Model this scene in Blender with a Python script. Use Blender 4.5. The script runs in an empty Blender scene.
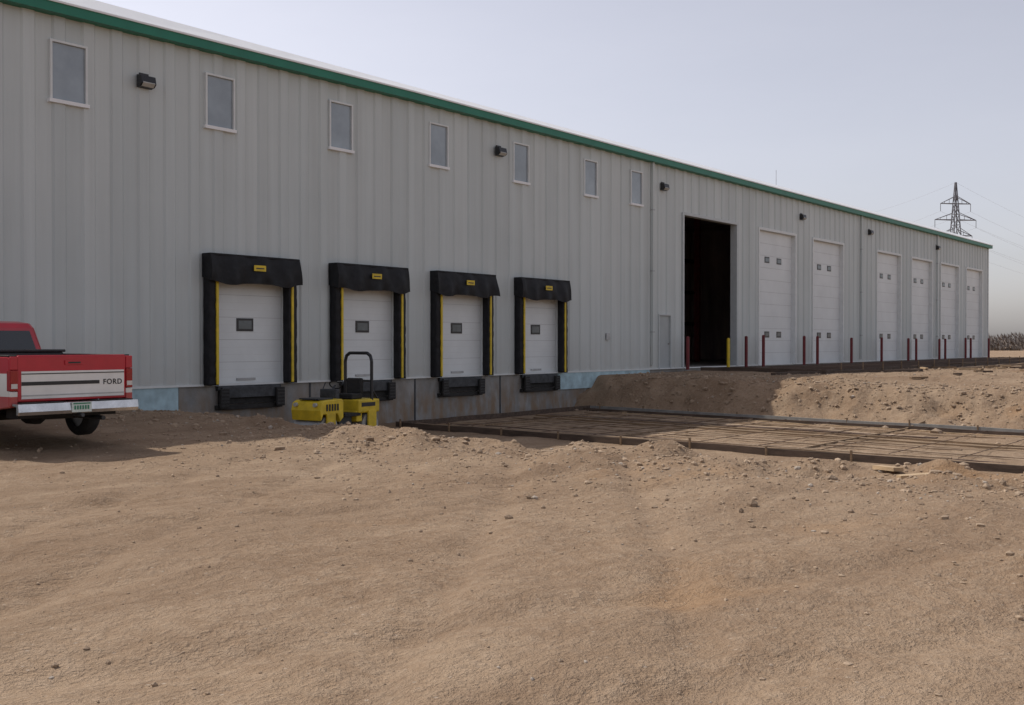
import bpy, bmesh, math, random
import numpy as np
from mathutils import Vector, Matrix
random.seed(4); np.random.seed(4)
S=bpy.context.scene
COL=S.collection
# ------------------------------------------------------------------ materials
def mat(name,col,rough=.7,metal=0.,var=.12,scale=3.,bump=0.,bscale=30.,stretch=(1,1,1),spec=.5,coat=0.,col2=None,detail=4):
    m=bpy.data.materials.new(name); m.use_nodes=True
    nt=m.node_tree; n=nt.nodes; l=nt.links
    b=n['Principled BSDF']
    b.inputs['Roughness'].default_value=rough; b.inputs['Metallic'].default_value=metal
    b.inputs['Specular IOR Level'].default_value=spec
    b.inputs['Coat Weight'].default_value=coat
    tc=n.new('ShaderNodeTexCoord'); mp=n.new('ShaderNodeMapping'); mp.inputs['Scale'].default_value=stretch
    l.new(tc.outputs['Object'],mp.inputs['Vector'])
    nz=n.new('ShaderNodeTexNoise'); nz.inputs['Scale'].default_value=scale; nz.inputs['Detail'].default_value=detail
    nz.inputs['Roughness'].default_value=.6
    l.new(mp.outputs[0],nz.inputs['Vector'])
    r=n.new('ShaderNodeValToRGB'); r.color_ramp.elements[0].position=.3; r.color_ramp.elements[1].position=.7
    c1=[max(0,c*(1-var)) for c in col]; c2=[min(1,c*(1+var)) for c in (col2 or col)]
    r.color_ramp.elements[0].color=(*c1,1); r.color_ramp.elements[1].color=(*c2,1)
    l.new(nz.outputs['Fac'],r.inputs[0]); l.new(r.outputs[0],b.inputs['Base Color'])
    if bump>0:
        nb=n.new('ShaderNodeTexNoise'); nb.inputs['Scale'].default_value=bscale; nb.inputs['Detail'].default_value=2
        l.new(mp.outputs[0],nb.inputs['Vector'])
        bp=n.new('ShaderNodeBump'); bp.inputs['Strength'].default_value=bump; bp.inputs['Distance'].default_value=.02
        l.new(nb.outputs['Fac'],bp.inputs['Height']); l.new(bp.outputs[0],b.inputs['Normal'])
    return m

def math_node(nt,op,a,b=None,clamp=False):
    x=nt.nodes.new('ShaderNodeMath'); x.operation=op; x.use_clamp=clamp
    for i,v in enumerate((a,b)):
        if v is None: continue
        if isinstance(v,(int,float)): x.inputs[i].default_value=v
        else: nt.links.new(v,x.inputs[i])
    return x.outputs[0]
def mixc(nt,f,a,b,mode='MIX'):
    x=nt.nodes.new('ShaderNodeMix'); x.data_type='RGBA'; x.blend_type=mode
    for k,v in (('Factor',f),('A',a),('B',b)):
        s=[i for i in x.inputs if i.name==k and (i.type=='RGBA' if k!='Factor' else i.type=='VALUE')][0]
        if isinstance(v,(int,float)): s.default_value=v
        elif isinstance(v,tuple): s.default_value=(*v,1)
        else: nt.links.new(v,s)
    return [o for o in x.outputs if o.type=='RGBA'][0]
def noise(nt,vec,scale,detail=5,rough=.6):
    z=nt.nodes.new('ShaderNodeTexNoise'); z.inputs['Scale'].default_value=scale; z.inputs['Detail'].default_value=detail
    z.inputs['Roughness'].default_value=rough
    nt.links.new(vec,z.inputs['Vector']); return z.outputs['Fac']
def ramp(nt,f,p0,p1,c0=(0,0,0),c1=(1,1,1)):
    r=nt.nodes.new('ShaderNodeValToRGB'); e=r.color_ramp.elements
    e[0].position=p0; e[1].position=p1; e[0].color=(*c0,1); e[1].color=(*c1,1)
    nt.links.new(f,r.inputs[0]); return r.outputs[0]
def mapping(nt,vec,sc):
    m=nt.nodes.new('ShaderNodeMapping'); m.inputs['Scale'].default_value=sc; nt.links.new(vec,m.inputs['Vector']); return m.outputs[0]

def siding_mat():
    m=bpy.data.materials.new('painted_steel_siding'); m.use_nodes=True; nt=m.node_tree; n=nt.nodes; l=nt.links
    b=n['Principled BSDF']; b.inputs['Roughness'].default_value=.5; b.inputs['Specular IOR Level'].default_value=.35
    g=n.new('ShaderNodeNewGeometry'); P=g.outputs['Position']
    sx=n.new('ShaderNodeSeparateXYZ'); l.new(P,sx.inputs[0])
    pid=math_node(nt,'FLOOR',math_node(nt,'DIVIDE',math_node(nt,'ADD',sx.outputs[0],.2),.7117*1))
    wn=n.new('ShaderNodeTexWhiteNoise'); wn.noise_dimensions='1D'; l.new(pid,wn.inputs['W'])
    base=mixc(nt,wn.outputs['Value'],(.535,.58,.575),(.61,.65,.64))
    st=ramp(nt,noise(nt,mapping(nt,P,(2.2,2.2,.08)),1.2,5),.35,.72)
    base=mixc(nt,math_node(nt,'MULTIPLY',st,.5),base,(.41,.43,.415))
    bl=ramp(nt,noise(nt,mapping(nt,P,(.25,.25,.35)),1.,3),.35,.7)
    base=mixc(nt,math_node(nt,'MULTIPLY',bl,.25),base,(.66,.69,.68))
    # dust thrown up on the lowest metre
    d=math_node(nt,'SUBTRACT',1.,math_node(nt,'DIVIDE',sx.outputs[2],1.6),True)
    d=math_node(nt,'MULTIPLY',d,noise(nt,P,2.5,4))
    base=mixc(nt,math_node(nt,'MULTIPLY',d,.4),base,(.42,.34,.26))
    l.new(base,b.inputs['Base Color'])
    return m

def dirt_mat():
    m=bpy.data.materials.new('dry_dirt'); m.use_nodes=True; nt=m.node_tree; n=nt.nodes; l=nt.links
    b=n['Principled BSDF']; b.inputs['Roughness'].default_value=.95; b.inputs['Specular IOR Level'].default_value=.1
    g=n.new('ShaderNodeNewGeometry'); P=g.outputs['Position']
    a=ramp(nt,noise(nt,P,.22,3),.35,.68)
    base=mixc(nt,a,(.285,.192,.122),(.375,.27,.182))
    c=ramp(nt,noise(nt,P,1.3,6,.7),.40,.62)
    base=mixc(nt,math_node(nt,'MULTIPLY',c,.55),base,(.235,.155,.097))
    d=ramp(nt,noise(nt,P,9.,5,.75),.42,.68)
    base=mixc(nt,math_node(nt,'MULTIPLY',d,.45),base,(.45,.345,.25))
    # rutted traffic streaks
    rot=n.new('ShaderNodeMapping'); rot.inputs['Rotation'].default_value=(0,0,math.radians(35)); rot.inputs['Scale'].default_value=(.22,2.0,1)
    l.new(P,rot.inputs['Vector'])
    s=ramp(nt,noise(nt,rot.outputs[0],.8,5),.45,.64)
    base=mixc(nt,math_node(nt,'MULTIPLY',s,.45),base,(.215,.142,.09))
    # orange clay patches
    o=ramp(nt,noise(nt,mapping(nt,P,(.5,.8,1)),.55,2),.62,.74)
    base=mixc(nt,math_node(nt,'MULTIPLY',o,.35),base,(.36,.20,.09))
    # small pebbles at two sizes
    for sc,lim,am in ((16,.72,.65),(42,.6,.5)):
        v=n.new('ShaderNodeTexVoronoi'); v.inputs['Scale'].default_value=sc; v.inputs['Randomness'].default_value=1; l.new(P,v.inputs['Vector'])
        pv=ramp(nt,v.outputs['Distance'],.10,.24,(1,1,1),(0,0,0))
        sep=n.new('ShaderNodeSeparateColor'); l.new(v.outputs['Color'],sep.inputs[0])
        pm=math_node(nt,'MULTIPLY',pv,math_node(nt,'GREATER_THAN',sep.outputs[0],lim))
        base=mixc(nt,math_node(nt,'MULTIPLY',pm,am),base,mixc(nt,sep.outputs[1],(.20,.135,.095),(.54,.45,.36)))
    l.new(base,b.inputs['Base Color'])
    h1=noise(nt,P,4.5,6,.74); h2=noise(nt,P,32.,3,.7)
    h=math_node(nt,'ADD',math_node(nt,'MULTIPLY',h1,.125),math_node(nt,'MULTIPLY',h2,.028))
    bp=n.new('ShaderNodeBump'); bp.inputs['Strength'].default_value=.85; bp.inputs['Distance'].default_value=1.
    l.new(h,bp.inputs['Height']); l.new(bp.outputs[0],b.inputs['Normal'])
    return m

def concrete_mat():
    m=mat('weathered_concrete',(.27,.27,.262),.85,0,.22,1.8,.3,25)
    nt=m.node_tree; l=nt.links; b=nt.nodes['Principled BSDF']
    g=nt.nodes.new('ShaderNodeNewGeometry'); sx=nt.nodes.new('ShaderNodeSeparateXYZ'); l.new(g.outputs['Position'],sx.inputs[0])
    prev=b.inputs['Base Color'].links[0].from_socket
    st=ramp(nt,noise(nt,mapping(nt,g.outputs['Position'],(1,1,.35)),3.,5),.38,.6)
    d=math_node(nt,'MULTIPLY',math_node(nt,'ADD',math_node(nt,'MULTIPLY',sx.outputs[2],-.8),.2,True),st)
    c=mixc(nt,d,prev,(.25,.18,.12))
    ef=ramp(nt,noise(nt,mapping(nt,g.outputs['Position'],(1,1,.5)),1.1,5),.55,.66)
    c=mixc(nt,math_node(nt,'MULTIPLY',ef,.45),c,(.42,.41,.39))
    l.new(c,b.inputs['Base Color']); return m

M={}
M['siding']=siding_mat(); M['dirt']=dirt_mat(); M['conc']=concrete_mat()
M['green']=mat('green_trim_paint',(.012,.18,.11),.45,0,.12,1.2)
M['white']=mat('white_trim_paint',(.84,.84,.84),.5,0,.03,2)
M['roof']=mat('galvanised_roof',(.62,.63,.64),.4,.3,.1,1)
M['door']=mat('white_door_panel',(.74,.77,.77),.45,0,.05,1.3)
M['doorfar']=mat('white_overhead_door',(.72,.745,.745),.45,0,.06,.7)
M['groove']=mat('door_joint_grey',(.50,.51,.51),.6,0,.06,.7)  # mid-grey strips along the joints between door sections
M['frame']=mat('white_frame',(.70,.72,.71),.5,0,.06,4)
M['framed']=mat('grey_jamb',(.50,.53,.53),.5,0,.06,4)
M['glass']=mat('window_glass',(.27,.31,.34),.15,0,.22,.8,spec=.9)
M['dglass']=mat('dark_glass',(.015,.017,.02),.08,0,.3,2,spec=.7)
M['grglass']=mat('door_glazing',(.10,.12,.13),.15,0,.3,2,spec=.7)
M['blackfab']=mat('black_vinyl',(.012,.012,.014),.62,0,.5,5,.3,9,spec=.3)
M['rubber']=mat('black_rubber',(.022,.021,.02),.8,0,.4,12,.3,30)
M['yellow']=mat('yellow_paint',(.66,.47,.025),.5,0,.22,4)
M['steel']=mat('dark_steel',(.06,.064,.07),.5,.5,.4,5,.2,20)
M['galv']=mat('galvanised_steel',(.42,.43,.44),.45,.6,.15,5)
M['greydoor']=mat('grey_door_paint',(.40,.43,.43),.5,0,.06,2)
M['blue']=mat('blue_insulation_board',(.42,.57,.62),.8,0,.25,2.5)
M['maroon']=mat('maroon_primer',(.15,.016,.02),.6,0,.3,7)
M['inner']=mat('interior_steel',(.42,.34,.32),.7,0,.4,1.,stretch=(3,1,.2))
M['slab']=mat('interior_slab',(.35,.33,.31),.7,0,.2,1)
M['blackp']=mat('black_fixture',(.02,.02,.022),.4,0,.2,10)
M['lens']=mat('frosted_lens',(.45,.44,.40),.2,0,.1,10)
M['wood']=mat('weathered_lumber',(.23,.155,.092),.85,0,.35,4,.4,40,stretch=(4,.5,4))
M['woodnew']=mat('new_lumber',(.45,.32,.19),.8,0,.2,4,.3,40)
M['wooddark']=mat('dirty_form_board',(.085,.058,.042),.85,0,.4,3,.3,30,stretch=(3,.5,3))
M['rebar']=mat('rusty_rebar',(.10,.06,.04),.8,.2,.4,10)
M['pipe']=mat('grey_pipe',(.27,.265,.25),.6,.1,.25,2)
M['clod']=mat('dirt_clod',(.27,.187,.122),.95,0,.25,2.5,.5,40,col2=(.37,.275,.19))
M['stone']=mat('pale_stone',(.38,.32,.26),.9,0,.25,3,.3,40)
M['red']=mat('red_car_paint',(.46,.014,.030),.3,0,.10,3,coat=.35)
M['chrome']=mat('chrome',(.58,.58,.58),.27,.9,.18,6)
M['tyre']=mat('tyre_rubber',(.022,.021,.02),.85,0,.35,10,.4,40)
M['rim']=mat('steel_rim',(.5,.5,.5),.35,.8,.1,8)
M['taill']=mat('red_tail_lens',(.30,.008,.01),.15,0,.15,20,spec=.7)
M['tailw']=mat('reverse_lens',(.6,.58,.56),.15,0,.1,20,spec=.7)
M['plate']=mat('licence_plate',(.62,.70,.66),.4,0,.12,30)
M['plateg']=mat('plate_green',(.04,.22,.13),.4,0,.1,30)
M['under']=mat('underbody',(.02,.018,.016),.9,0,.4,6)
M['carwhite']=mat('white_car_paint',(.76,.76,.74),.3,0,.06,3,coat=.3)
M['pylon']=mat('pylon_steel',(.19,.19,.21),.6,.3,.15,1)
M['wire']=mat('cable',(.38,.38,.41),.6,.2,.1,1)
M['brush']=mat('bare_brush',(.17,.14,.12),.9,0,.4,.3)
# ------------------------------------------------------------------ mesh builder
class MB:
    def __init__(s): s.v=[]; s.f=[]; s.m=[]; s.mats=[]; s.sm=[]
    def mi(s,k):
        if k not in s.mats: s.mats.append(k)
        return s.mats.index(k)
    def add(s,vs,fs,k,smooth=False,T=None):
        o=len(s.v)
        for p in vs:
            p=Vector(p)
            if T is not None: p=T@p
            s.v.append(tuple(p))
        i=s.mi(k)
        for f in fs: s.f.append([o+a for a in f]); s.m.append(i); s.sm.append(smooth)
    def box(s,x0,x1,y0,y1,z0,z1,k,T=None,bev=0.):
        if bev>0:
            bm=bmesh.new(); bmesh.ops.create_cube(bm,size=1)
            for v in bm.verts:
                v.co=Vector(((x0+x1)/2+v.co.x*(x1-x0),(y0+y1)/2+v.co.y*(y1-y0),(z0+z1)/2+v.co.z*(z1-z0)))
            bmesh.ops.bevel(bm,geom=bm.edges[:],offset=bev,segments=2,affect='EDGES',profile=.5)
            s.bm(bm,k,T=T); return
        vs=[(x0,y0,z0),(x1,y0,z0),(x1,y1,z0),(x0,y1,z0),(x0,y0,z1),(x1,y0,z1),(x1,y1,z1),(x0,y1,z1)]
        s.add(vs,[(0,3,2,1),(4,5,6,7),(0,1,5,4),(1,2,6,5),(2,3,7,6),(3,0,4,7)],k,T=T)
    def bm(s,bm,k,smooth=False,T=None):
        bm.verts.ensure_lookup_table(); bm.verts.index_update()
        s.add([v.co.copy() for v in bm.verts],[[v.index for v in f.verts] for f in bm.faces],k,smooth,T); bm.free()
    def cyl(s,p0,p1,r,k,n=12,r2=None,cap=True,smooth=True):
        p0=Vector(p0);p1=Vector(p1); d=(p1-p0); L=d.length
        if L<1e-6: return
        q=d.to_track_quat('Z','Y').to_matrix(); r2=r if r2 is None else r2
        vs=[];fs=[]
        for i in range(n):
            a=2*math.pi*i/n; u=Vector((math.cos(a),math.sin(a),0))
            vs.append(p0+q@(u*r)); vs.append(p1+q@(u*r2))
        for i in range(n):
            j=(i+1)%n; fs.append((2*i,2*j,2*j+1,2*i+1))
        s.add(vs,fs,k,smooth)
        if cap:
            s.add([vs[2*i] for i in range(n)],[list(range(n))[::-1]],k); s.add([vs[2*i+1] for i in range(n)],[list(range(n))],k)
    def prism(s,poly,x0,x1,k,bev=0.,T=None):  # poly in (y,z) extruded along x
        bm=bmesh.new()
        a=[bm.verts.new((x0,p[0],p[1])) for p in poly]; f=bm.faces.new(a)
        r=bmesh.ops.extrude_face_region(bm,geom=[f]); 
        for v in [e for e in r['geom'] if isinstance(e,bmesh.types.BMVert)]: v.co.x=x1
        bmesh.ops.recalc_face_normals(bm,faces=bm.faces[:])
        if bev>0:
            ed=[e for e in bm.edges if abs(e.verts[0].co.x-e.verts[1].co.x)<1e-6]
            bmesh.ops.bevel(bm,geom=ed,offset=bev,segments=2,affect='EDGES',profile=.5,clamp_overlap=True)
        s.bm(bm,k,T=T)
    def obj(s,name,parent=None,loc=None):
        me=bpy.data.meshes.new(name); me.from_pydata(s.v,[],s.f)
        for k in s.mats: me.materials.append(M[k] if isinstance(k,str) else k)
        me.polygons.foreach_set('material_index',s.m); me.polygons.foreach_set('use_smooth',s.sm); me.update()
        o=bpy.data.objects.new(name,me); COL.objects.link(o)
        if parent: o.parent=parent
        if loc is not None: o.location=loc
        return o
def empty(name,loc=(0,0,0),rz=0):
    e=bpy.data.objects.new(name,None); COL.objects.link(e); e.location=loc; e.rotation_euler=(0,0,rz); e.empty_display_size=.3; return e
# ------------------------------------------------------------------ terrain
def hsh(ix,iy,seed):
    n=(ix.astype(np.int64)*374761393+iy.astype(np.int64)*668265263+seed*1442695041)&0xFFFFFFFF
    n=((n^(n>>13))*1274126177)&0xFFFFFFFF
    return ((n^(n>>16))&0xFFFF)/65535.
def vn(x,y,s,seed=0):
    x=x/s;y=y/s; ix=np.floor(x);iy=np.floor(y);fx=x-ix;fy=y-iy
    fx=fx*fx*(3-2*fx);fy=fy*fy*(3-2*fy)
    a=hsh(ix,iy,seed);b=hsh(ix+1,iy,seed);c=hsh(ix,iy+1,seed);d=hsh(ix+1,iy+1,seed)
    return (a+(b-a)*fx+(c-a)*fy+(a-b-c+d)*fx*fy)*2-1
def fbm(x,y,s,o=4,seed=0):
    t=0;a=1
    for i in range(o): t=t+a*vn(x*math.cos(i)+y*math.sin(i),-x*math.sin(i)+y*math.cos(i),s/2**i,seed+i); a*=.5
    return t
def sst(a,b,x):
    t=np.clip((x-a)/(b-a),0,1); return t*t*(3-2*t)
HEAPS=[(38.5,-8.6,1.0,.16),(41.,-10.5,1.3,.12),(45,-11,1.2,.12)]
rs=np.random.RandomState(11)
for yy in np.arange(-2,-26,-.8):
    HEAPS.append((13.6+rs.normal(0,.8),yy+rs.uniform(-.4,.4),rs.uniform(.25,.6),rs.uniform(.03,.16)*(1.0 if yy<-9 else .5)))
for yy in np.arange(-9,-22,-.5):
    HEAPS.append((11.5+rs.normal(0,1.5),yy+rs.uniform(-.4,.4),rs.uniform(.2,.55),rs.uniform(.015,.07)))
for yy in np.arange(-3,-24,-.9):
    HEAPS.append((34.5+rs.normal(0,1.2),yy+rs.uniform(-.4,.4),rs.uniform(.3,.7),rs.uniform(.03,.11)))
def H(x,y):
    x=np.asarray(x,float);y=np.asarray(y,float)
    base=-.61+.15*sst(-9,-3,y)
    plat=-.15-.20*sst(7,13,-y)-.08*sst(13,26,-y)
    w=sst(17,36,x)
    nat=base*(1-w)+plat*w
    jx=x+.55*fbm(x,y,2.2,3,7)
    jr=jx+.14*np.clip(-y-2,0,22)
    wid=2.0+.20*np.clip(-y-4,0,14)
    m=sst(14.4,16.6,jx)*(1-sst(0,1,(jr-33.0)/wid))
    m=m*(1-sst(.05,.5,y))*sst(-42,-30,y)
    floor=-1.34
    z=nat*(1-m)+floor*m
    edge=np.exp(-((jx-13.9)/1.3)**2)*sst(.5,3,-y)
    z=z+edge*(-.01+.14*fbm(x,y,.9,4,3))*sst(-60,-30,y)
    bank=np.exp(-((jr-33.2-wid)/2.0)**2)*sst(.8,3,-y)
    z=z+bank*(-.05+.09*fbm(x,y,1.2,4,5))*sst(-60,-30,y)
    slope=m*(1-m)*4
    z=z+slope*.20*fbm(x,y,.7,4,9)
    out=(1-m)*sst(.2,1.2,-y)
    z=z+out*(.05*fbm(x,y,5.,2,11)+.028*fbm(x,y,.8,4,13))
    z=z+m*.02*fbm(x,y,.7,3,15)*(y<0)
    n17=1+.6*fbm(x,y,.5,3,17)
    for hx,hy,hr,hh in HEAPS:
        z=z+hh*np.exp(-((x-hx)**2+(y-hy)**2)/hr**2)*n17
    # wheel ruts in the foreground
    u=(x*math.cos(.55)+y*math.sin(.55)); vv=(-x*math.sin(.55)+y*math.cos(.55))
    for c in (-19.6,-18.0,-15.3,-13.9):
        z=z-.045*np.exp(-((vv-c-.25*np.sin(u*.25))/.17)**2)*out*(1-w)
    u2=(x*math.cos(-.35)+y*math.sin(-.35)); v2=(-x*math.sin(-.35)+y*math.cos(-.35))
    for c in (-17.4,-15.8,-11.2,-9.6): z=z-.04*np.exp(-((v2-c-.2*np.sin(u2*.3))/.18)**2)*out*(1-w)
    return z
def grade(pts):
    out=[]
    for a,b,st in pts: out+=list(np.arange(a,b-1e-6,st))
    return out
xs=grade([(-3000,-600,400),(-600,-100,50),(-100,-20,5),(-20,-4,.6),(-4,0,.25),(0,17,.08),(17,38,.12),(38,60,.3),(60,110,1),(110,300,8),(300,1000,50),(1000,4600,400)])
ys=grade([(-4000,-600,400),(-600,-100,50),(-100,-40,4),(-40,-27,.6),(-27,-22,.14),(-22,.6,.085),(.6,5,.5),(5,60,4),(60,300,20),(300,1000,70),(1000,4600,400)])
X,Y=np.meshgrid(np.array(xs),np.array(ys)); Z=H(X,Y)
nx,ny=len(xs),len(ys)
me=bpy.data.meshes.new('dirt_ground')
co=np.stack([X,Y,Z],-1).reshape(-1,3)
ii=np.arange(nx*ny).reshape(ny,nx)
q=np.stack([ii[:-1,:-1],ii[:-1,1:],ii[1:,1:],ii[1:,:-1]],-1).reshape(-1,4)
me.vertices.add(len(co)); me.vertices.foreach_set('co',co.ravel())
me.loops.add(q.size); me.loops.foreach_set('vertex_index',q.ravel())
me.polygons.add(len(q)); me.polygons.foreach_set('loop_start',np.arange(0,q.size,4)); me.polygons.foreach_set('loop_total',np.full(len(q),4))
me.update(calc_edges=True); me.validate(); me.polygons.foreach_set('use_smooth',np.ones(len(q),bool)); me.materials.append(M['dirt'])
g=bpy.data.objects.new('dirt_ground',me); COL.objects.link(g)
def hz(x,y): return float(H(np.array([x]),np.array([y]))[0])
# clods
bm=bmesh.new(); bmesh.ops.create_icosphere(bm,subdivisions=1,radius=1); bm.verts.ensure_lookup_table()
iv=np.array([v.co[:] for v in bm.verts]); jf=np.array([[v.index for v in f.verts] for f in bm.faces]); bm.free()
def scatter(name,pts,rad,matk):
    pts=np.array(pts); rad=np.array(rad); n=len(rad)
    z=H(pts[:,0],pts[:,1])
    vs=[];fs=[]
    for i in range(n):
        s=rad[i]*np.random.uniform(.6,1.3,3); s[2]*=.75
        a=np.random.uniform(0,6.28); R=np.array([[math.cos(a),-math.sin(a),0],[math.sin(a),math.cos(a),0],[0,0,1]])
        p=(iv*(1+np.random.uniform(-.28,.28,(len(iv),1)))*s)@R.T+np.array([pts[i,0],pts[i,1],z[i]+rad[i]*.1])
        vs.append(p); fs.append(jf+i*len(iv))
    vs=np.concatenate(vs);fs=np.concatenate(fs)
    me=bpy.data.meshes.new(name); me.from_pydata(vs.tolist(),[],fs.tolist()); me.materials.append(M[matk]); me.update()
    o=bpy.data.objects.new(name,me); COL.objects.link(o)
P=[];R=[]
def pw(lo,hi,k=2.5): return lo*(1-np.random.rand()*(1-(lo/hi)**k))**(-1/k)
for i in range(3600): P.append((np.random.uniform(0,16),np.random.uniform(-24,-1.5))); R.append(pw(.006,.028,2.6))
for i in range(1800): P.append((np.random.normal(11.5,2),np.random.uniform(-23,-5))); R.append(pw(.012,.05,2.6))
for i in range(3600): P.append((np.random.normal(14.0,1.2),np.random.uniform(-26,-.6))); R.append(pw(.015,.09,2.4))
for i in range(2600): P.append((np.random.normal(34.6,1.7),np.random.uniform(-22,-.8))); R.append(pw(.025,.12,2.4))
for i in range(1200): P.append((np.random.uniform(32,60),np.random.uniform(-20,-5))); R.append(pw(.025,.09,2.4))
scatter('dirt_clods',P,R,'clod')
P=[];R=[]
for i in range(500): P.append((np.random.uniform(1,40),np.random.uniform(-24,-2))); R.append(pw(.008,.03,2.4))
for i in range(320): P.append((np.random.normal(13.5,1.8),np.random.uniform(-26,-1))); R.append(pw(.015,.06,2.4))
for i in range(200): P.append((np.random.normal(36,2.5),np.random.uniform(-22,-1))); R.append(pw(.02,.08,2.4))
scatter('loose_stones',P,R,'stone')
# ------------------------------------------------------------------ building
B=empty('metal_warehouse')
X0,X1,ZT=-25.,89.6,8.55
docks=[18.0,22.24,26.44,30.70]
wins=[13.0,17.1,21.25,25.4,29.65,33.95,37.25]
wz={13.0:(6.44,7.82),17.1:(6.5,7.88),21.25:(6.55,7.93)}
bays=[44.0,50.65,57.2,66.9,73.3,79.5,85.7]
BW,BH=2.12,6.6
bayL=[c-BW for c in bays]; bayL[0]=41.1
ops=[]
for c in docks: ops.append((c-1.2,c+1.2,0,2.95))
for c in wins: ops.append((c-.45,c+.45,*wz.get(c,(6.6,7.98))))
for a,c in zip(bayL,bays): ops.append((a,c+BW,0,BH))
ops.append((38.98,40.02,0,2.28))
PER=.7117
def prof(x):
    u=(x+.2)%PER
    D=.045
    if u<.05: return -D*u/.05
    if u<.30: return -D
    if u<.35: return -D*(1-(u-.30)/.05)
    return 0.
bx=sorted({X0,X1}|{a for o in ops for a in o[:2]})
w=MB()
def keyx(a,b):
    r=[a,b]; k=math.floor((a+.2)/PER)-1
    while k*PER-.2<b+PER:
        for d in (0,.05,.30,.35):
            x=k*PER-.2+d
            if a+1e-4<x<b-1e-4: r.append(x)
        k+=1
    return sorted(r)
for a,b in zip(bx[:-1],bx[1:]):
    mid=(a+b)/2; hol=sorted([(o[2],o[3]) for o in ops if o[0]<mid<o[1]])
    z=0.;segs=[]
    for h0,h1 in hol:
        if h0>z: segs.append((z,h0))
        z=h1
    segs.append((z,ZT))
    ks=keyx(a,b)
    for z0,z1 in segs:
        for p,q2 in zip(ks[:-1],ks[1:]):
            w.add([(p,prof(p),z0),(q2,prof(q2),z0),(q2,prof(q2),z1),(p,prof(p),z1)],[(0,1,2,3)],'siding')
w.obj('ribbed_wall',B)
# window/door reveals, frames
t=MB()
for c in wins:
    z0,z1=wz.get(c,(6.6,7.98)); a,b=c-.45,c+.45
    t.box(a,a+.05,-.075,.08,z0,z1,'frame'); t.box(b-.05,b,-.075,.08,z0,z1,'frame')
    t.box(a+.05,b-.05,-.074,.08,z1-.05,z1,'frame'); t.box(a-.03,b+.03,-.10,.08,z0-.02,z0+.06,'white')
    t.box(a+.05,b-.05,-.02,.02,z0+.06,z1-.05,'glass')
    t.box(a+.0,b,.09,.12,z0,z1,'inner')
t.obj('clerestory_windows',B)
t=MB()
for i,c in enumerate(bays):
    a,b=bayL[i],c+BW
    for s0,s1 in ((a-.10,a+.02),(b-.02,b+.14)): t.box(s0,s1,-.075,.26,0,BH+.08,'frame' if i else 'framed')
    t.box(a+.02,b-.02,-.074,.26,BH-.02,BH+.10,'frame' if i else 'framed')
    if i>0:
        n=11; h=(BH-.02)/n
        for k in range(n):
            t.box(a+.02,b-.02,.16,.20,k*h+.008,(k+1)*h-.008,'doorfar')
            t.box(a+.02,b-.02,.168,.19,k*h-.008,k*h+.008,'groove')
        for zc in (h*2.5,h*8.5+.1):
            for dx in (-1.05,.35):
                t.box(c+dx-.03,c+dx+.50,.145,.165,zc-.15,zc+.15,'blackp'); t.box(c+dx+.03,c+dx+.44,.14,.15,zc-.09,zc+.09,'grglass')
t.obj('overhead_doors',B)
# end wall, back, roof, interior
t=MB()
t.box(X1-.06,X1,.0,38,0,ZT,'siding'); t.box(X0,X0+.06,0,38,0,ZT,'siding'); t.box(X0+.06,X1-.06,37.9,38,0,ZT,'siding')
t.obj('end_and_back_walls',B)
t=MB()
t.add([(X0-.3,.2,8.99),(X1+.3,.2,8.99),(X1+.3,19,10.5),(X0-.3,19,10.5)],[(0,1,2,3)],'roof')
t.add([(X0-.3,19,10.5),(X1+.3,19,10.5),(X1+.3,38.4,8.9),(X0-.3,38.4,8.9)],[(0,1,2,3)],'roof')
t.add([(X1+.02,0,ZT),(X1+.02,38,ZT),(X1+.02,38,8.9),(X1+.02,19,10.48),(X1+.02,.2,8.97)],[(0,1,2,3,4)],'siding')
t.obj('roof',B)
t=MB()
def ez(x): # eave line
    return -.13*max(0.,min(1.,(24-x)/14.))
for a,b in zip([X0-.2,10,14,18,21,24],[10,14,18,21,24,X1+.2]):
    za,zb=ez(a),ez(b)
    for (y0,y1,z0,z1,k) in ((-.30,-.26,8.46,8.685,'green'),(-.26,.0,8.46,8.49,'green'),(-.335,-.295,8.675,8.72,'white')):
        t.add([(a,y0,z0+za),(b,y0,z0+zb),(b,y1,z0+zb),(a,y1,z0+za),(a,y0,z1+za),(b,y0,z1+zb),(b,y1,z1+zb),(a,y1,z1+za)],[(0,3,2,1),(4,5,6,7),(0,1,5,4),(1,2,6,5),(2,3,7,6),(3,0,4,7)],k)
    t.add([(a,-.33,8.70+za),(b,-.33,8.70+zb),(b,.2,9.02),(a,.2,9.02)],[(0,1,2,3)],'white')
t.box(X1+.16,X1+.2,-.25,38,8.46,8.70,'green')
t.obj('eave_trim',B)
t=MB()
t.box(X0,X1-.06,.3,37.8,-.3,0,'slab')
t.box(36.1,62,11,11.1,0.02,8.2,'inner')
t.box(36,36.1,.3,16,0.02,8.4,'inner'); t.box(62,62.1,.3,16,.02,8.4,'inner')
t.box(36.1,62,.3,16,8.2,8.25,'inner')
for k in range(34): t.box(37+k*.72,37.18+k*.72,10.88,10.99,.02,8.1,'inner')
for k in range(4): t.box(44.5+k*4.6,44.7+k*4.6,6,6.3,.02,8.1,'maroon')
for zz in (2.2,4.2,6.2): t.box(36.2,61.9,10.7,10.87,zz,zz+.2,'steel')
t.obj('interior',B)
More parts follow.
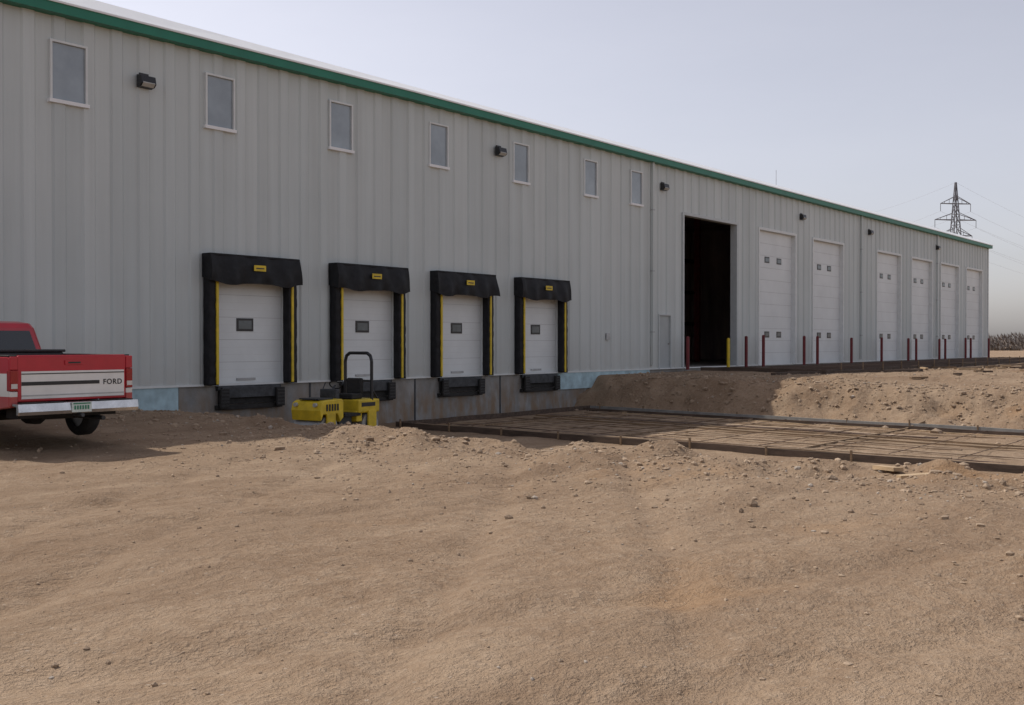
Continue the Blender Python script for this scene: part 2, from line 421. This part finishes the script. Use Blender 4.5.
# foundation
t=MB()
t.box(15.9,33.3,.02,.28,-2.0,0,'conc'); t.box(X0,15.9,.03,.28,-2,-.0,'conc'); t.box(33.3,X1,.03,.28,-2,-.0,'conc')
t.box(-20,15.85,-.03,.025,-1.2,-.01,'blue'); t.box(31.9,38.3,-.035,.015,-.62,-.005,'blue')
t.box(X0,X1,-.06,.0,-.02,.03,'frame')
for c in docks[:-1]:
    t.box(c+2.10,c+2.16,.005,.03,-1.9,-.02,'steel')
t.obj('foundation',B)
# personnel door
t=MB()
t.box(38.98,39.04,-.075,.1,0,2.28,'framed'); t.box(39.96,40.02,-.075,.1,0,2.28,'framed'); t.box(39.04,39.96,-.074,.1,2.22,2.28,'framed')
t.box(39.05,39.95,.0,.05,.02,2.21,'greydoor'); t.box(39.83,39.88,-.05,.0,1.0,1.08,'chrome')
t.obj('personnel_door',B)
# downspouts and corner trims
t=MB()
for x in (38.4,62.0,77-.65):
    t.box(x-.06,x+.06,-.17,-.06,.15,8.46,'siding'); 
    for zz in (1.5,4,6.5): t.box(x-.08,x+.08,-.175,-.05,zz,zz+.05,'galv')
t.box(X1-.12,X1+.01,-.07,.1,0,8.45,'frame')
t.obj('downspouts',B)
def wallpack(x,z,i):
    t=MB()
    t.prism([(-.06,.17),(-.24,.13),(-.28,-.05),(-.20,-.12),(-.06,-.14)],x-.2,x+.2,'blackp',.01,T=Matrix.Translation((0,0,z)))
    t.prism([(-.262,.0),(-.286,-.045),(-.21,-.125),(-.19,-.115)],x-.16,x+.16,'lens',0,T=Matrix.Translation((0,0,z)))
    t.box(x-.12,x+.12,-.07,-.03,z-.1,z+.22,'blackp')
    t.obj('wall_light_%d'%i,B)
for i,(x,z) in enumerate(((14.9,7.28),(28.4,7.5),(39.3,7.55),(53.5,7.6),(63.4,7.6),(76.4,7.6))): wallpack(x,z,i+1)
t=MB()
t.cyl((51.2,.3,8.8),(51.2,.3,9.8),.012,'galv',6)
t.box(35.0,35.25,-.09,-.04,1.2,1.45,'galv')
t.obj('roof_antenna_and_boxes',B)
# docks
def dock(c,i):
    t=MB()
    h=2.9/5
    for k in range(5):
        t.box(c-1.2,c+1.2,.10,.14,k*h+.006,(k+1)*h-.006,'door'); t.box(c-1.2,c+1.2,.108,.13,k*h-.006,k*h+.006,'groove')
        for u in (.33,.66): t.box(c-1.18,c+1.18,.096,.101,k*h+h*u-.005,k*h+h*u+.005,'frame')
    t.box(c-.30,c+.24,.085,.101,1.38,1.72,'blackp'); t.box(c-.24,c+.18,.08,.09,1.44,1.66,'grglass')
    t.box(c-1.25,c-1.2,-.05,.14,0,2.95,'frame'); t.box(c+1.2,c+1.25,-.05,.14,0,2.95,'frame')
    t.box(c-.3,c+.3,.07,.099,.10,.16,'galv')
    for s in (-1,1):
        o=c+s*1.42; n_=c+s*1.13; a,b=min(o,n_),max(o,n_)
        # pad: one skin with shallow pleats
        nz_=60; vs=[];fs=[]
        for k in range(nz_+1):
            z=2.9*k/nz_; pl=.012*abs(math.sin(z*math.pi/.3+i))**.5+.004*math.sin(z*17+i*3+s)
            f=-.285-pl; e=.006*math.sin(z*9+s)
            vs+=[(a+e*.5,-.046,z),(a+e,f+.02,z),(a+.02+e,f,z),(b-.02+e,f,z),(b+e,f+.02,z),(b+e*.5,-.046,z)]
        for k in range(nz_):
            for j in range(5): fs.append((k*6+j,k*6+j+1,(k+1)*6+j+1,(k+1)*6+j))
        fs.append([5,4,3,2,1,0]); t.add(vs,fs,'blackfab',True)
        if s<0: ya,yb=b-.10,b-.03
        else: ya,yb=a+.07,a+.14
        t.box(ya,yb,-.328,-.27,.03,2.75,'yellow')
    t.box(c-1.43,c+1.43,-.28,-.046,2.66,3.28,'blackfab',bev=.02)
    t.box(c-1.45,c+1.45,-.37,-.02,3.27,3.33,'blackfab',bev=.015)
    nu,nv=44,10; vs=[];fs=[]
    ph=random.uniform(0,6)
    for v in range(nv+1):
        for u in range(nu+1):
            a=u/nu; b=v/nv
            x=c-(1.45+.03*b)+(2.9+.06*b)*a
            fold=.035*math.sin(a*math.pi*7+ph+b*2)+.02*math.sin(a*31+ph*2-b*3)
            low=2.58+.035*math.sin(a*math.pi*4+ph)+.02*math.sin(a*19+ph)
            zz=(3.30+.02*math.sin(a*25+ph)*(1-b))*(1-b)+low*b
            y=-.36-.05*math.sin(b*math.pi*.8)-.06*b-fold*(.3+b)
            vs.append((x,y,zz))
    for v in range(nv):
        for u in range(nu):
            k=v*(nu+1)+u; fs.append((k,k+nu+1,k+nu+2,k+1))
    t.add(vs,fs,'blackfab',True)
    for s in (-1,1):
        x=c+s*1.45; ed=[vs[v*(nu+1)+(0 if s<0 else nu)] for v in range(nv+1)]
        t.add(ed+[(x,-.03,ed[-1][2]+.1),(x,-.03,3.3)],[list(range(nv+3))],'blackfab')
    t.box(c-.18,c+.2,-.49,-.475,2.93,3.08,'yellow')
    t.box(c-.12,c+.14,-.496,-.489,2.985,3.015,'blackp')
    # leveller, lip and bumpers
    t.box(c-1.02,c+1.02,-.10,.018,-.14,-.02,'steel',bev=.01)
    t.box(c-.95,c+.95,-.055,.018,-.50,-.15,'rubber')
    t.box(c-.93,c+.93,-.16,-.10,-.34,-.06,'steel',bev=.01)
    t.box(c-1.05,c+1.05,-.12,.018,-.64,-.52,'rubber',bev=.01)
    for s in (-1,1):
        xx=c+s*.9
        t.box(xx-.14,xx+.14,-.24,-.163,-.60,-.10,'rubber',bev=.02)
        for q3 in range(5): t.box(xx-.12,xx+.12,-.25,-.238,-.55+q3*.09,-.51+q3*.09,'blackp')
    t.obj('loading_dock_%d'%i,B)
for i,c in enumerate(docks): dock(c,i+1)
# ------------------------------------------------------------------ bollards
def bollard(x,y,k,h=1.38):
    t=MB(); z=min(0,hz(x,y))-.1; r=.075
    t.cyl((0,0,z),(0,0,h),r,k,14,cap=False)
    prev=(r,h)
    for j in range(1,5):
        a=j/4*math.pi/2; cur=(max(r*math.cos(a),.002),h+r*.7*math.sin(a))
        t.cyl((0,0,prev[1]),(0,0,cur[1]),prev[0],k,14,r2=cur[0],cap=False); prev=cur
    t.cyl((0,0,-.12),(0,0,-.06),.16,'conc',14)
    t.obj('bollard',None,(x,y,0))
for i,c in enumerate(bays):
    bollard((40.65 if i==0 else c-2.6),-.5,'maroon',random.uniform(1.3,1.42)); bollard(c+2.1,-.55,'maroon',random.uniform(1.3,1.42))
bollard(43.9,-.75,'yellow',1.25)
# ------------------------------------------------------------------ formwork in the dock pit
F=empty('concrete_formwork')
def board(t,x0,y0,x1,y1,h,th,k,dz=0.,step=1.5):
    L=math.hypot(x1-x0,y1-y0); n=max(1,int(L/step))
    for i in range(n):
        a=i/n;b=(i+1)/n; pa=Vector((x0+(x1-x0)*a,y0+(y1-y0)*a,0)); pb=Vector((x0+(x1-x0)*b,y0+(y1-y0)*b,0))
        pa.z=hz(pa.x,pa.y)+dz; pb.z=hz(pb.x,pb.y)+dz
        d=(pb-pa); nrm=Vector((-d.y,d.x,0)).normalized()*th/2; up=Vector((0,0,h))
        lo=Vector((0,0,-.04))
        vs=[pa-nrm+lo,pb-nrm+lo,pb+nrm+lo,pa+nrm+lo,pa-nrm+up,pb-nrm+up,pb+nrm+up,pa+nrm+up]
        t.add(vs,[(0,3,2,1),(4,5,6,7),(0,1,5,4),(1,2,6,5),(2,3,7,6),(3,0,4,7)],k)
t=MB()
def skew(x,y,f=1.): return x-.13*max(0,-y-2)*f
YE=-27
board(t,22.3,-1.2,skew(22.3,YE,.4),YE,.15,.05,'wooddark'); board(t,22.9,-1.4,skew(22.9,YE,.4),YE,.10,.14,'wood')
board(t,32.5,-1.0,skew(32.5,YE),YE,.14,.06,'pipe'); board(t,32.1,-1.0,skew(32.1,YE),YE,.08,.10,'wooddark')
for k,xx in enumerate(np.arange(23.7,32.,.6)):
    f=(xx-22.3)/10.2*.6+.4
    y0=-1.3-random.random(); y1=-14-random.random()*12
    kk=random.choice(['wood','wood','clod','woodnew','wood','rebar','clod'])
    board(t,xx+random.uniform(-.1,.1),y0,skew(xx+random.uniform(-.3,.3),y1,f),y1,random.uniform(.015,.05),random.choice([.05,.1,.24]),kk)
for yy in np.arange(-3,-27,-5.): board(t,22.4,yy,32.0,yy,.05,.05,'wood')
board(t,22.3,-1.2,32.5,-1.0,.15,.05,'wooddark')
t.obj('form_boards',F)
t=MB()
for yy in np.arange(-1.6,-26,-1.5):
    y2=yy+random.uniform(-.1,.1)
    for a,b in ((22.8,27.6),(27.6,skew(32.,yy))):
        t.cyl((a,y2,-1.26),(b,y2+random.uniform(-.1,.1),-1.26),.008,'rebar',5,cap=False)
t.obj('rebar_mat',F)
t=MB()
for x0,f in ((22.25,.4),(32.5,1.)):
    for yy in np.arange(-1.5,-27,-1.9):
        xx=skew(x0,yy,f)-.09; z=hz(xx,yy); t.box(xx-.02,xx+.02,yy-.02,yy+.02,z-.1,z+.22+random.uniform(-.05,.05),'wood')
for (xx,yy,aa,L) in ((17.2,-17.7,.4,1.2),(17.6,-18.0,1.1,.9),(18.0,-17.2,2.,.7),(17.3,-17.3,.1,.8),(14.6,-17.9,.8,.6),(14.2,-18.4,2.3,.45)):
    z=hz(xx,yy); T=Matrix.Translation((xx,yy,z+.05))@Matrix.Rotation(aa,4,'Z')@Matrix.Rotation(.06,4,'Y')
    t.box(-L/2,L/2,-.07,.07,-.02,.03,'woodnew',T=T)
t.obj('stakes_and_offcuts',F)
# apron forms in front of the overhead doors
F2=empty('concrete_formwork')
t=MB()
board(t,40.5,-6.6,88,-6.6,.16,.05,'wooddark'); board(t,40.5,-3.4,88,-3.4,.12,.05,'wooddark'); board(t,40.5,-6.6,40.5,-1.2,.16,.05,'wooddark')
board(t,47.3,-6.5,47.3,-1.2,.12,.05,'wooddark');board(t,62,-6.5,62,-1.2,.12,.05,'wooddark')
board(t,37.5,-5.8,48,-7.9,.10,.2,'wooddark'); board(t,52,-8.2,72,-7.8,.09,.12,'wood')
for yy in np.arange(-1.6,-6.4,-.5): t.cyl((41,yy,.0),(88,yy,.0),.012,'rebar',5,cap=False)
t.obj('form_boards',F2)
t=MB()
for k in range(22):
    xx=random.uniform(40,62); yy=random.uniform(-10.5,-6.9); z=hz(xx,yy)
    T=Matrix.Translation((xx,yy,z+.05))@Matrix.Rotation(random.uniform(0,3),4,'Z')
    L=random.uniform(.3,1.3); t.box(-L/2,L/2,-.06,.06,-.03,.04,random.choice(['woodnew','wood','wooddark']),T=T)
for xx in np.arange(42,88,2.4):
    t.box(xx-.02,xx+.02,-6.68,-6.64,-.2,.28,'wood')
t.obj('stakes_and_offcuts',F2)
# ------------------------------------------------------------------ pickup truck (origin rear centre on the ground, +Y forward)
gz=-.46
T0=empty('pickup_truck',(8.88,-7.4,gz))
def arc(cy,cz,r,a0,a1,n=10): return [(cy+r*math.cos(math.radians(a0+(a1-a0)*i/n)),cz+r*math.sin(math.radians(a0+(a1-a0)*i/n))) for i in range(n+1)]
def two_tone():
    m=mat('two_tone_paint',(.46,.014,.030),.3,0,.06,3,coat=.35)
    nt=m.node_tree; b=nt.nodes['Principled BSDF']; red=b.inputs['Base Color'].links[0].from_socket
    g=nt.nodes.new('ShaderNodeNewGeometry'); s=nt.nodes.new('ShaderNodeSeparateXYZ'); nt.links.new(g.outputs['Position'],s.inputs[0])
    z=s.outputs[2]
    a=math_node(nt,'MULTIPLY',math_node(nt,'GREATER_THAN',z,gz+.74),math_node(nt,'LESS_THAN',z,gz+1.08))
    c=mixc(nt,a,red,(.74,.74,.72))
    d=math_node(nt,'MULTIPLY',math_node(nt,'SUBTRACT',1.,math_node(nt,'DIVIDE',math_node(nt,'SUBTRACT',z,gz+.4),.6),True),.45)
    c=mixc(nt,d,c,(.30,.22,.16)); nt.links.new(c,b.inputs['Base Color']); return m
M['twotone']=two_tone()
t=MB()
AR=.46
side=[(0.03,.58),(.03,1.30),(.08,1.33),(2.42,1.33),(2.45,1.30),(2.45,.50)]+arc(1.22,.40,AR,12,168,12)
for s in (-1,1):
    a,b=(.90,.995) if s>0 else (-.995,-.90)
    t.prism(side,a,b,'twotone',.018)
    t.box(min(s*.84,s*.99),max(s*.84,s*.99),.06,2.40,1.325,1.352,'rubber',bev=.008)
    t.box(min(s*.62,s*.90),max(s*.62,s*.90),.75,1.7,.70,.98,'red',bev=.04)
t.box(-.90,.90,.04,2.44,.66,.72,'under'); t.box(-.90,.90,2.40,2.45,.66,1.33,'red')
t.obj('cargo_bed',T0)
t=MB()
t.box(-.885,.885,-.005,.045,.66,1.335,'red',bev=.015)
t.box(-.83,.85,-.014,-.004,.70,1.11,'carwhite',bev=.004)
t.box(-.83,.42,-.018,-.013,.90,.955,'blackp'); t.box(-.83,.85,-.018,-.013,1.065,1.08,'blackp'); t.box(-.83,.85,-.018,-.0125,.74,.76,'galv')
t.box(-.15,.15,-.022,-.012,1.20,1.27,'red',bev=.004); t.box(-.10,.10,-.026,-.02,1.22,1.245,'blackp')
t.box(-.87,.87,.0,.05,1.325,1.35,'red',bev=.008)
t.obj('tailgate',T0)
fc=bpy.data.curves.new('tailgate_lettering','FONT'); fc.body='FORD'; fc.size=.115; fc.extrude=.002; fc.space_character=1.15; fc.offset=.002
fo=bpy.data.objects.new('tailgate_lettering',fc); COL.objects.link(fo); fo.parent=T0; fo.location=(.48,-.0175,.888); fo.rotation_euler=(math.pi/2,0,0); fc.materials.append(M['blackp'])
t=MB()
for s in (-1,1):
    a,b=sorted((s*.885,s*.998))
    t.box(a,b,-.02,.10,.82,1.13,'taill',bev=.012); t.box(a+.01,b-.01,-.026,-.01,.86,.93,'tailw')
    t.box(a,b,-.012,.03,.6,.815,'twotone',bev=.01); t.box(a,b,-.012,.03,1.135,1.33,'twotone',bev=.01)
t.obj('tail_lights',T0)
t=MB()
t.prism([(-.20,.47),(-.22,.52),(-.20,.635),(-.02,.64),(-.02,.60),(-.14,.59),(-.14,.47)],-.98,.98,'chrome',.012)
for s in (-1,1): t.box(min(s*.25,s*.9),max(s*.25,s*.9),-.19,-.03,.638,.652,'rubber',bev=.004)
t.box(-.16,.16,-.232,-.218,.485,.635,'plate'); t.box(-.14,.14,-.236,-.231,.605,.625,'plateg'); 
for k in range(6): t.box(-.125+k*.043,-.098+k*.043,-.236,-.231,.525,.585,'plateg')
t.cyl((0,-.26,.44),(0,-.02,.44),.03,'steel',8)
t.obj('rear_bumper',T0)
t=MB()
body=[(2.50,.46)]+[(2.50,1.26),(3.2,1.27),(4.05,1.26),(5.1,1.14),(5.36,1.05),(5.40,.55),(5.05,.46)]+arc(4.48,.40,AR,8,172,12)+[(3.9,.42)]
t.prism(body,-.985,.985,'twotone',.03)
t.obj('cab_body',T0)
t=MB()
def loft(zs):
    vs=[];
    for (z,y0,y1,w2) in zs:
        r=.07
        vs+=[(-w2+r,y0,z),(w2-r,y0,z),(w2,y0+r,z),(w2,y1-r,z),(w2-r,y1,z),(-w2+r,y1,z),(-w2,y1-r,z),(-w2,y0+r,z)]
    fs=[]
    for k in range(len(zs)-1):
        for i in range(8): j=(i+1)%8; fs.append((k*8+i,k*8+j,(k+1)*8+j,(k+1)*8+i))
    fs.append([ (len(zs)-1)*8+i for i in range(8)]); return vs,fs
vs,fs=loft([(1.24,2.53,4.12,.955),(1.79,2.62,3.62,.80),(1.87,2.68,3.52,.76),(1.905,2.85,3.40,.66)])
t.add(vs,fs,'red')
def glasspane(c0,c1,c2,c3,off,k='dglass'):
    c=[Vector(q) for q in (c0,c1,c2,c3)]; n=(c[1]-c[0]).cross(c[2]-c[0]).normalized()*off
    t.add([q+n for q in c],[(0,1,2,3)],k)
def lerp_y(z,zz0,y0,zz1,y1): return y0+(y1-y0)*(z-zz0)/(zz1-zz0)
yb=lambda z: lerp_y(z,1.24,2.53,1.79,2.62); wb=lambda z: lerp_y(z,1.24,.955,1.79,.80); yf=lambda z: lerp_y(z,1.24,4.12,1.79,3.62)
za,zb=1.33,1.74
glasspane((-wb(za)+.14,yb(za),za),(wb(za)-.14,yb(za),za),(wb(zb)-.14,yb(zb),zb),(-wb(zb)+.14,yb(zb),zb),.012)
glasspane((wb(za)-.1,yf(za),za),(-wb(za)+.1,yf(za),za),(-wb(zb)+.1,yf(zb),zb),(wb(zb)-.1,yf(zb),zb),.012)
for s in (-1,1):
    p=[(s*wb(za),yb(za)+.22,za),(s*wb(za),yf(za)-.25,za),(s*wb(zb),yf(zb)-.18,zb),(s*wb(zb),yb(zb)+.16,zb)]
    if s<0: p=p[::-1]
    glasspane(*p,.012)
t.obj('cab_greenhouse',T0)
t=MB()
for s in (-1,1):
    t.box(min(s*.99,s*1.20),max(s*.99,s*1.20),3.75,3.85,1.28,1.50,'blackp',bev=.02)
    t.box(s*1.0-.012,s*1.0+.012,2.95,3.1,1.0,1.04,'chrome')
t.box(-.75,.75,5.37,5.42,.70,.98,'blackp'); t.box(-.98,.98,5.38,5.56,.46,.66,'chrome',bev=.03)
for s in (-1,1): t.box(min(s*.76,s*.96),max(s*.76,s*.96),5.36,5.43,.74,.95,'lens',bev=.01)
t.box(-.35,.35,.3,5.2,.36,.50,'under'); t.cyl((-.85,1.22,.38),(.85,1.22,.38),.06,'under',10); t.cyl((0,1.22-.14,.38),(0,1.22+.14,.38),.15,'under',10)
t.box(-.8,.8,.15,.5,.40,.62,'under'); t.cyl((.5,.0,.36),(.5,2.,.36),.035,'steel',8)
t.obj('trim_and_chassis',T0)
t=MB()
t.box(-.80,.86,1.80,2.30,1.15,1.38,'blackp',bev=.03); t.box(-.82,.88,1.78,2.32,1.38,1.425,'blackp',bev=.015)
t.obj('bed_toolbox',T0)
def wheel(t,x,y,s,r=.385,wd=.24):
    prof_=[(r*.62,-wd/2),(r*.92,-wd/2),(r,-wd/2+.04),(r,wd/2-.04),(r*.92,wd/2),(r*.62,wd/2)]
    n=32; vs=[];fs=[]
    for i in range(n):
        a=2*math.pi*i/n
        for (rr,xx) in prof_: vs.append((x+xx,y+rr*math.cos(a),r+rr*math.sin(a)))
    m=len(prof_)
    for i in range(n):
        j=(i+1)%n
        for k in range(m-1): fs.append((i*m+k,i*m+k+1,j*m+k+1,j*m+k))
    t.add(vs,fs,'tyre',True)
    t.cyl((x-wd*.3,y,r),(x+wd*.3,y,r),r*.63,'rim',24); xo=x+s*wd*.3
    t.cyl((xo,y,r),(xo+s*.03,y,r),r*.25,'chrome',16)
    for i in range(8):
        a=i*math.pi/4; t.cyl((xo,y+.17*math.cos(a),r+.17*math.sin(a)),(xo+s*.004,y+.17*math.cos(a),r+.17*math.sin(a)),.03,'under',8)
t=MB()
for s in (-1,1):
    for y in (1.22,4.48): wheel(t,s*.85,y,s)
t.obj('wheels',T0)
# ------------------------------------------------------------------ tandem roller
rz=hz(18.5,-2.9)
RO=empty('tandem_road_roller',(18.35,-3.0,rz+.01),math.radians(8))   # local +x = rear
t=MB()
for x in (-.80,.80):
    t.cyl((x,-.42,.33),(x,.42,.33),.33,'galv',32)
    for s in (-1,1):
        t.cyl((x,s*.42,.33),(x,s*.44,.33),.20,'steel',20)
        a,b=sorted((s*.45,s*.50)); t.box(x-.16,x+.16,a,b,.22,.72,'yellow',bev=.01)
t.obj('drums',RO)
t=MB()
t.prism([(-1.12,.56),(-1.16,.80),(-1.10,.98),(-.98,1.03),(-.36,1.05),(-.30,1.0),(-.30,.60),(-.42,.50),(-.52,.70),(-1.05,.70)],-.46,.46,'yellow',.02,T=Matrix.Rotation(-math.pi/2,4,'Z')@Matrix.Scale(1,4))
t.obj('front_hood',RO)
t=MB()
t.box(-.28,.22,-.30,.30,.38,.62,'steel',bev=.02)
t.box(-.22,.40,-.44,.44,.60,.68,'rubber',bev=.01)
t.box(.30,1.15,-.46,.46,.66,1.0,'yellow',bev=.04)
t.box(.28,.50,-.40,.40,.45,.72,'yellow',bev=.02)
t.box(1.13,1.17,-.3,.3,.78,.95,'blackp',bev=.01)
t.box(-1.05,-.5,-.30,.30,1.04,1.08,'steel',bev=.01)
for k in range(5): t.box(-.95+k*.1,-.90+k*.1,-.475,-.455,.78,.94,'blackp')
for s in (-1,1): t.cyl((-1.20,s*.3,.93),(-1.13,s*.3,.93),.05,'lens',10); t.box(.4,.95,s*.465-.004,s*.465+.004,.82,.92,'blackp')
t.box(-.34,-.20,-.26,.26,.66,1.28,'steel',bev=.03)
t.cyl((-.22,0,1.22),(-.06,0,1.36),.025,'steel',8)
n=20
for i in range(n):
    a=2*math.pi*i/n;b=2*math.pi*(i+1)/n
    f=lambda q:(-.05-.10*math.cos(q)*.6,.18*math.sin(q),1.37+.13*math.cos(q)*.7)
    t.cyl(f(a),f(b),.016,'rubber',6,cap=False)
t.cyl((-.25,.24,1.25),(-.12,.26,1.42),.014,'steel',6)
t.box(.30,.72,-.24,.24,1.00,1.14,'rubber',bev=.03); t.box(.66,.78,-.24,.24,1.12,1.52,'rubber',bev=.04)
t.obj('chassis_and_seat',RO)
t=MB()
pts=[(.86,-.42,.95),(.86,-.42,1.95),(.86,-.38,2.08),(.86,-.28,2.15),(.86,.28,2.15),(.86,.38,2.08),(.86,.42,1.95),(.86,.42,.95)]
for a,b in zip(pts[:-1],pts[1:]): t.cyl(a,b,.042,'blackp',10)
t.cyl((.86,-.42,1.25),(1.1,-.42,.98),.025,'blackp',8); t.cyl((.86,.42,1.25),(1.1,.42,.98),.025,'blackp',8); t.cyl((.86,-.42,1.45),(.86,.42,1.45),.025,'blackp',8)
t.obj('roll_bar',RO)
# ------------------------------------------------------------------ pylons and lines
th=math.radians(38.1); fw=Vector((math.cos(th),math.sin(th),0)); rt=Vector((math.sin(th),-math.cos(th),0)); camp=Vector((0,-22.9,1.07))
def place(Zd,Xd): 
    p=camp+fw*Zd+rt*Xd; return (p.x,p.y,-.2)
def pylon(loc,ang,h=39.):
    t=MB(); k='pylon'
    def wd(z):
        return 4.2*(1-z/(h*.62))+.9 if z<h*.62 else .9*(1-(z-h*.62)/(h*.38))+.12
    lv=[0,6,11.5,16,20,23.5,26.5,29,31.5,34,36.5,h]
    for a,b in zip(lv[:-1],lv[1:]):
        wa,wb_=wd(a),wd(b)
        A=[(wa,wa),(-wa,wa),(-wa,-wa),(wa,-wa)]; Bq=[(wb_,wb_),(-wb_,wb_),(-wb_,-wb_),(wb_,-wb_)]
        for i in range(4):
            j=(i+1)%4
            t.cyl((*A[i],a),(*Bq[i],b),.12,k,4,cap=False); t.cyl((*A[i],a),(*Bq[j],b),.06,k,4,cap=False); t.cyl((*A[j],a),(*Bq[i],b),.06,k,4,cap=False)
            t.cyl((*Bq[i],b),(*Bq[j],b),.06,k,4,cap=False)
    for z,L in ((26.5,4.2),(30.2,5.2),(34,3.8)):
        for s in (-1,1):
            e=(s*L,0,z); w0=wd(z)
            for yy in (-w0,w0):
                t.cyl((s*w0,yy,z),e,.10,k,4,cap=False); t.cyl((s*w0,yy,z+1.6),e,.08,k,4,cap=False)
            for f in (.35,.7): t.cyl((s*(w0+(L-w0)*f),0,z),(s*(w0+(L-w0)*f),0,z+1.6*(1-f)),.06,k,4,cap=False)
            t.cyl(e,(s*L,0,z-1.8),.07,k,5,cap=False)
    o=t.obj('transmission_tower',None,loc); o.rotation_euler=(0,0,ang)
    out=[]
    R=Matrix.Rotation(ang,3,'Z')
    for z,L in ((26.5,4.2),(30.2,5.2),(34,3.8)):
        for s in (-1,1): out.append(Vector(loc)+R@Vector((s*L,0,z-1.8)))
    out.append(Vector(loc)+Vector((0,0,h))); return out
ang=-th+.15
a1=pylon(place(254,104.2),ang+math.radians(-14)); a2=pylon(place(520,330),ang-.3); a3=pylon(place(330,56),ang-.2)
t=MB()
for A,Bq in ((a1,a2),(a1,a3)):
    for p,q4 in zip(A,Bq):
        pr=p
        for i in range(1,25):
            f=i/24; c=p.lerp(q4,f); c.z-=6*4*f*(1-f); t.cyl(pr,c,.016,'wire',4,cap=False); pr=c
t.obj('power_lines')
# ------------------------------------------------------------------ distant brush
t=MB()
def brushline(n,Za,Zb,ra,rb,hmax,sz):
    for i in range(n):
        f=random.random(); rr=ra+(rb-ra)*f; Zd=Za+(Zb-Za)*f+random.uniform(-4,4)
        p=camp+fw*Zd+rt*(rr*Zd)
        hh=hmax*(.6+.4*abs(math.sin(f*23)+.6*math.sin(f*61+1))/1.6)
        z=-.3+random.random()**1.3*hh
        a=random.uniform(0,3.14); l=sz*random.uniform(.5,1.4); wv=sz*.16
        d=Vector((math.cos(a)*.45,math.sin(a)*.45,random.uniform(.3,1))).normalized()*l; s=Vector((-math.sin(a),math.cos(a),0))*wv
        o=Vector((p.x,p.y,z)); t.add([o-s,o+s,o+d],[(0,1,2)],'brush')
brushline(7000,175,200,.42,.75,2.5,.9)
brushline(9000,600,700,.36,1.0,7,2.2)
t.obj('distant_brush')
# ------------------------------------------------------------------ light
W=bpy.data.worlds.new('World'); S.world=W; W.use_nodes=True; nt=W.node_tree
bg=nt.nodes['Background']; sky=nt.nodes.new('ShaderNodeTexSky'); sky.sky_type='NISHITA'; sky.sun_disc=False
EL=math.radians(51.5)
sdir=Vector((-.10,1,0)).normalized()*math.cos(EL)+Vector((0,0,math.sin(EL)))   # towards the sun
sky.sun_elevation=EL; sky.sun_rotation=math.atan2(sdir.x,sdir.y)
sky.air_density=1.; sky.dust_density=1.6; sky.ozone_density=1.5
hs=nt.nodes.new('ShaderNodeHueSaturation'); hs.inputs['Saturation'].default_value=.34
nt.links.new(sky.outputs[0],hs.inputs['Color'])
tc=nt.nodes.new('ShaderNodeTexCoord')
cl=ramp(nt,noise(nt,mapping(nt,tc.outputs['Generated'],(1,1,4)),1.6,6),.3,.8,(.965,.935,.985),(1.06,1.015,1.05))
sk=mixc(nt,1.,hs.outputs[0],cl,'MULTIPLY')
nt.links.new(sk,bg.inputs['Color']); bg.inputs['Strength'].default_value=.14
L=bpy.data.lights.new('sun','SUN'); L.energy=3.4; L.angle=math.radians(.6); L.color=(1,.96,.89)
lo=bpy.data.objects.new('sun',L); COL.objects.link(lo); lo.rotation_euler=(-sdir).to_track_quat('-Z','Y').to_euler()
lo.location=(0,0,60)
# ------------------------------------------------------------------ camera
cam=bpy.data.cameras.new('camera'); cam.sensor_width=36; cam.lens=1080/1024*36; cam.clip_end=9000
co_=bpy.data.objects.new('camera',cam); COL.objects.link(co_); co_.location=camp
co_.rotation_euler=(math.radians(90-.5),0,th-math.pi/2); S.camera=co_
S.view_settings.view_transform='Standard'; S.view_settings.look='None'; S.view_settings.exposure=0
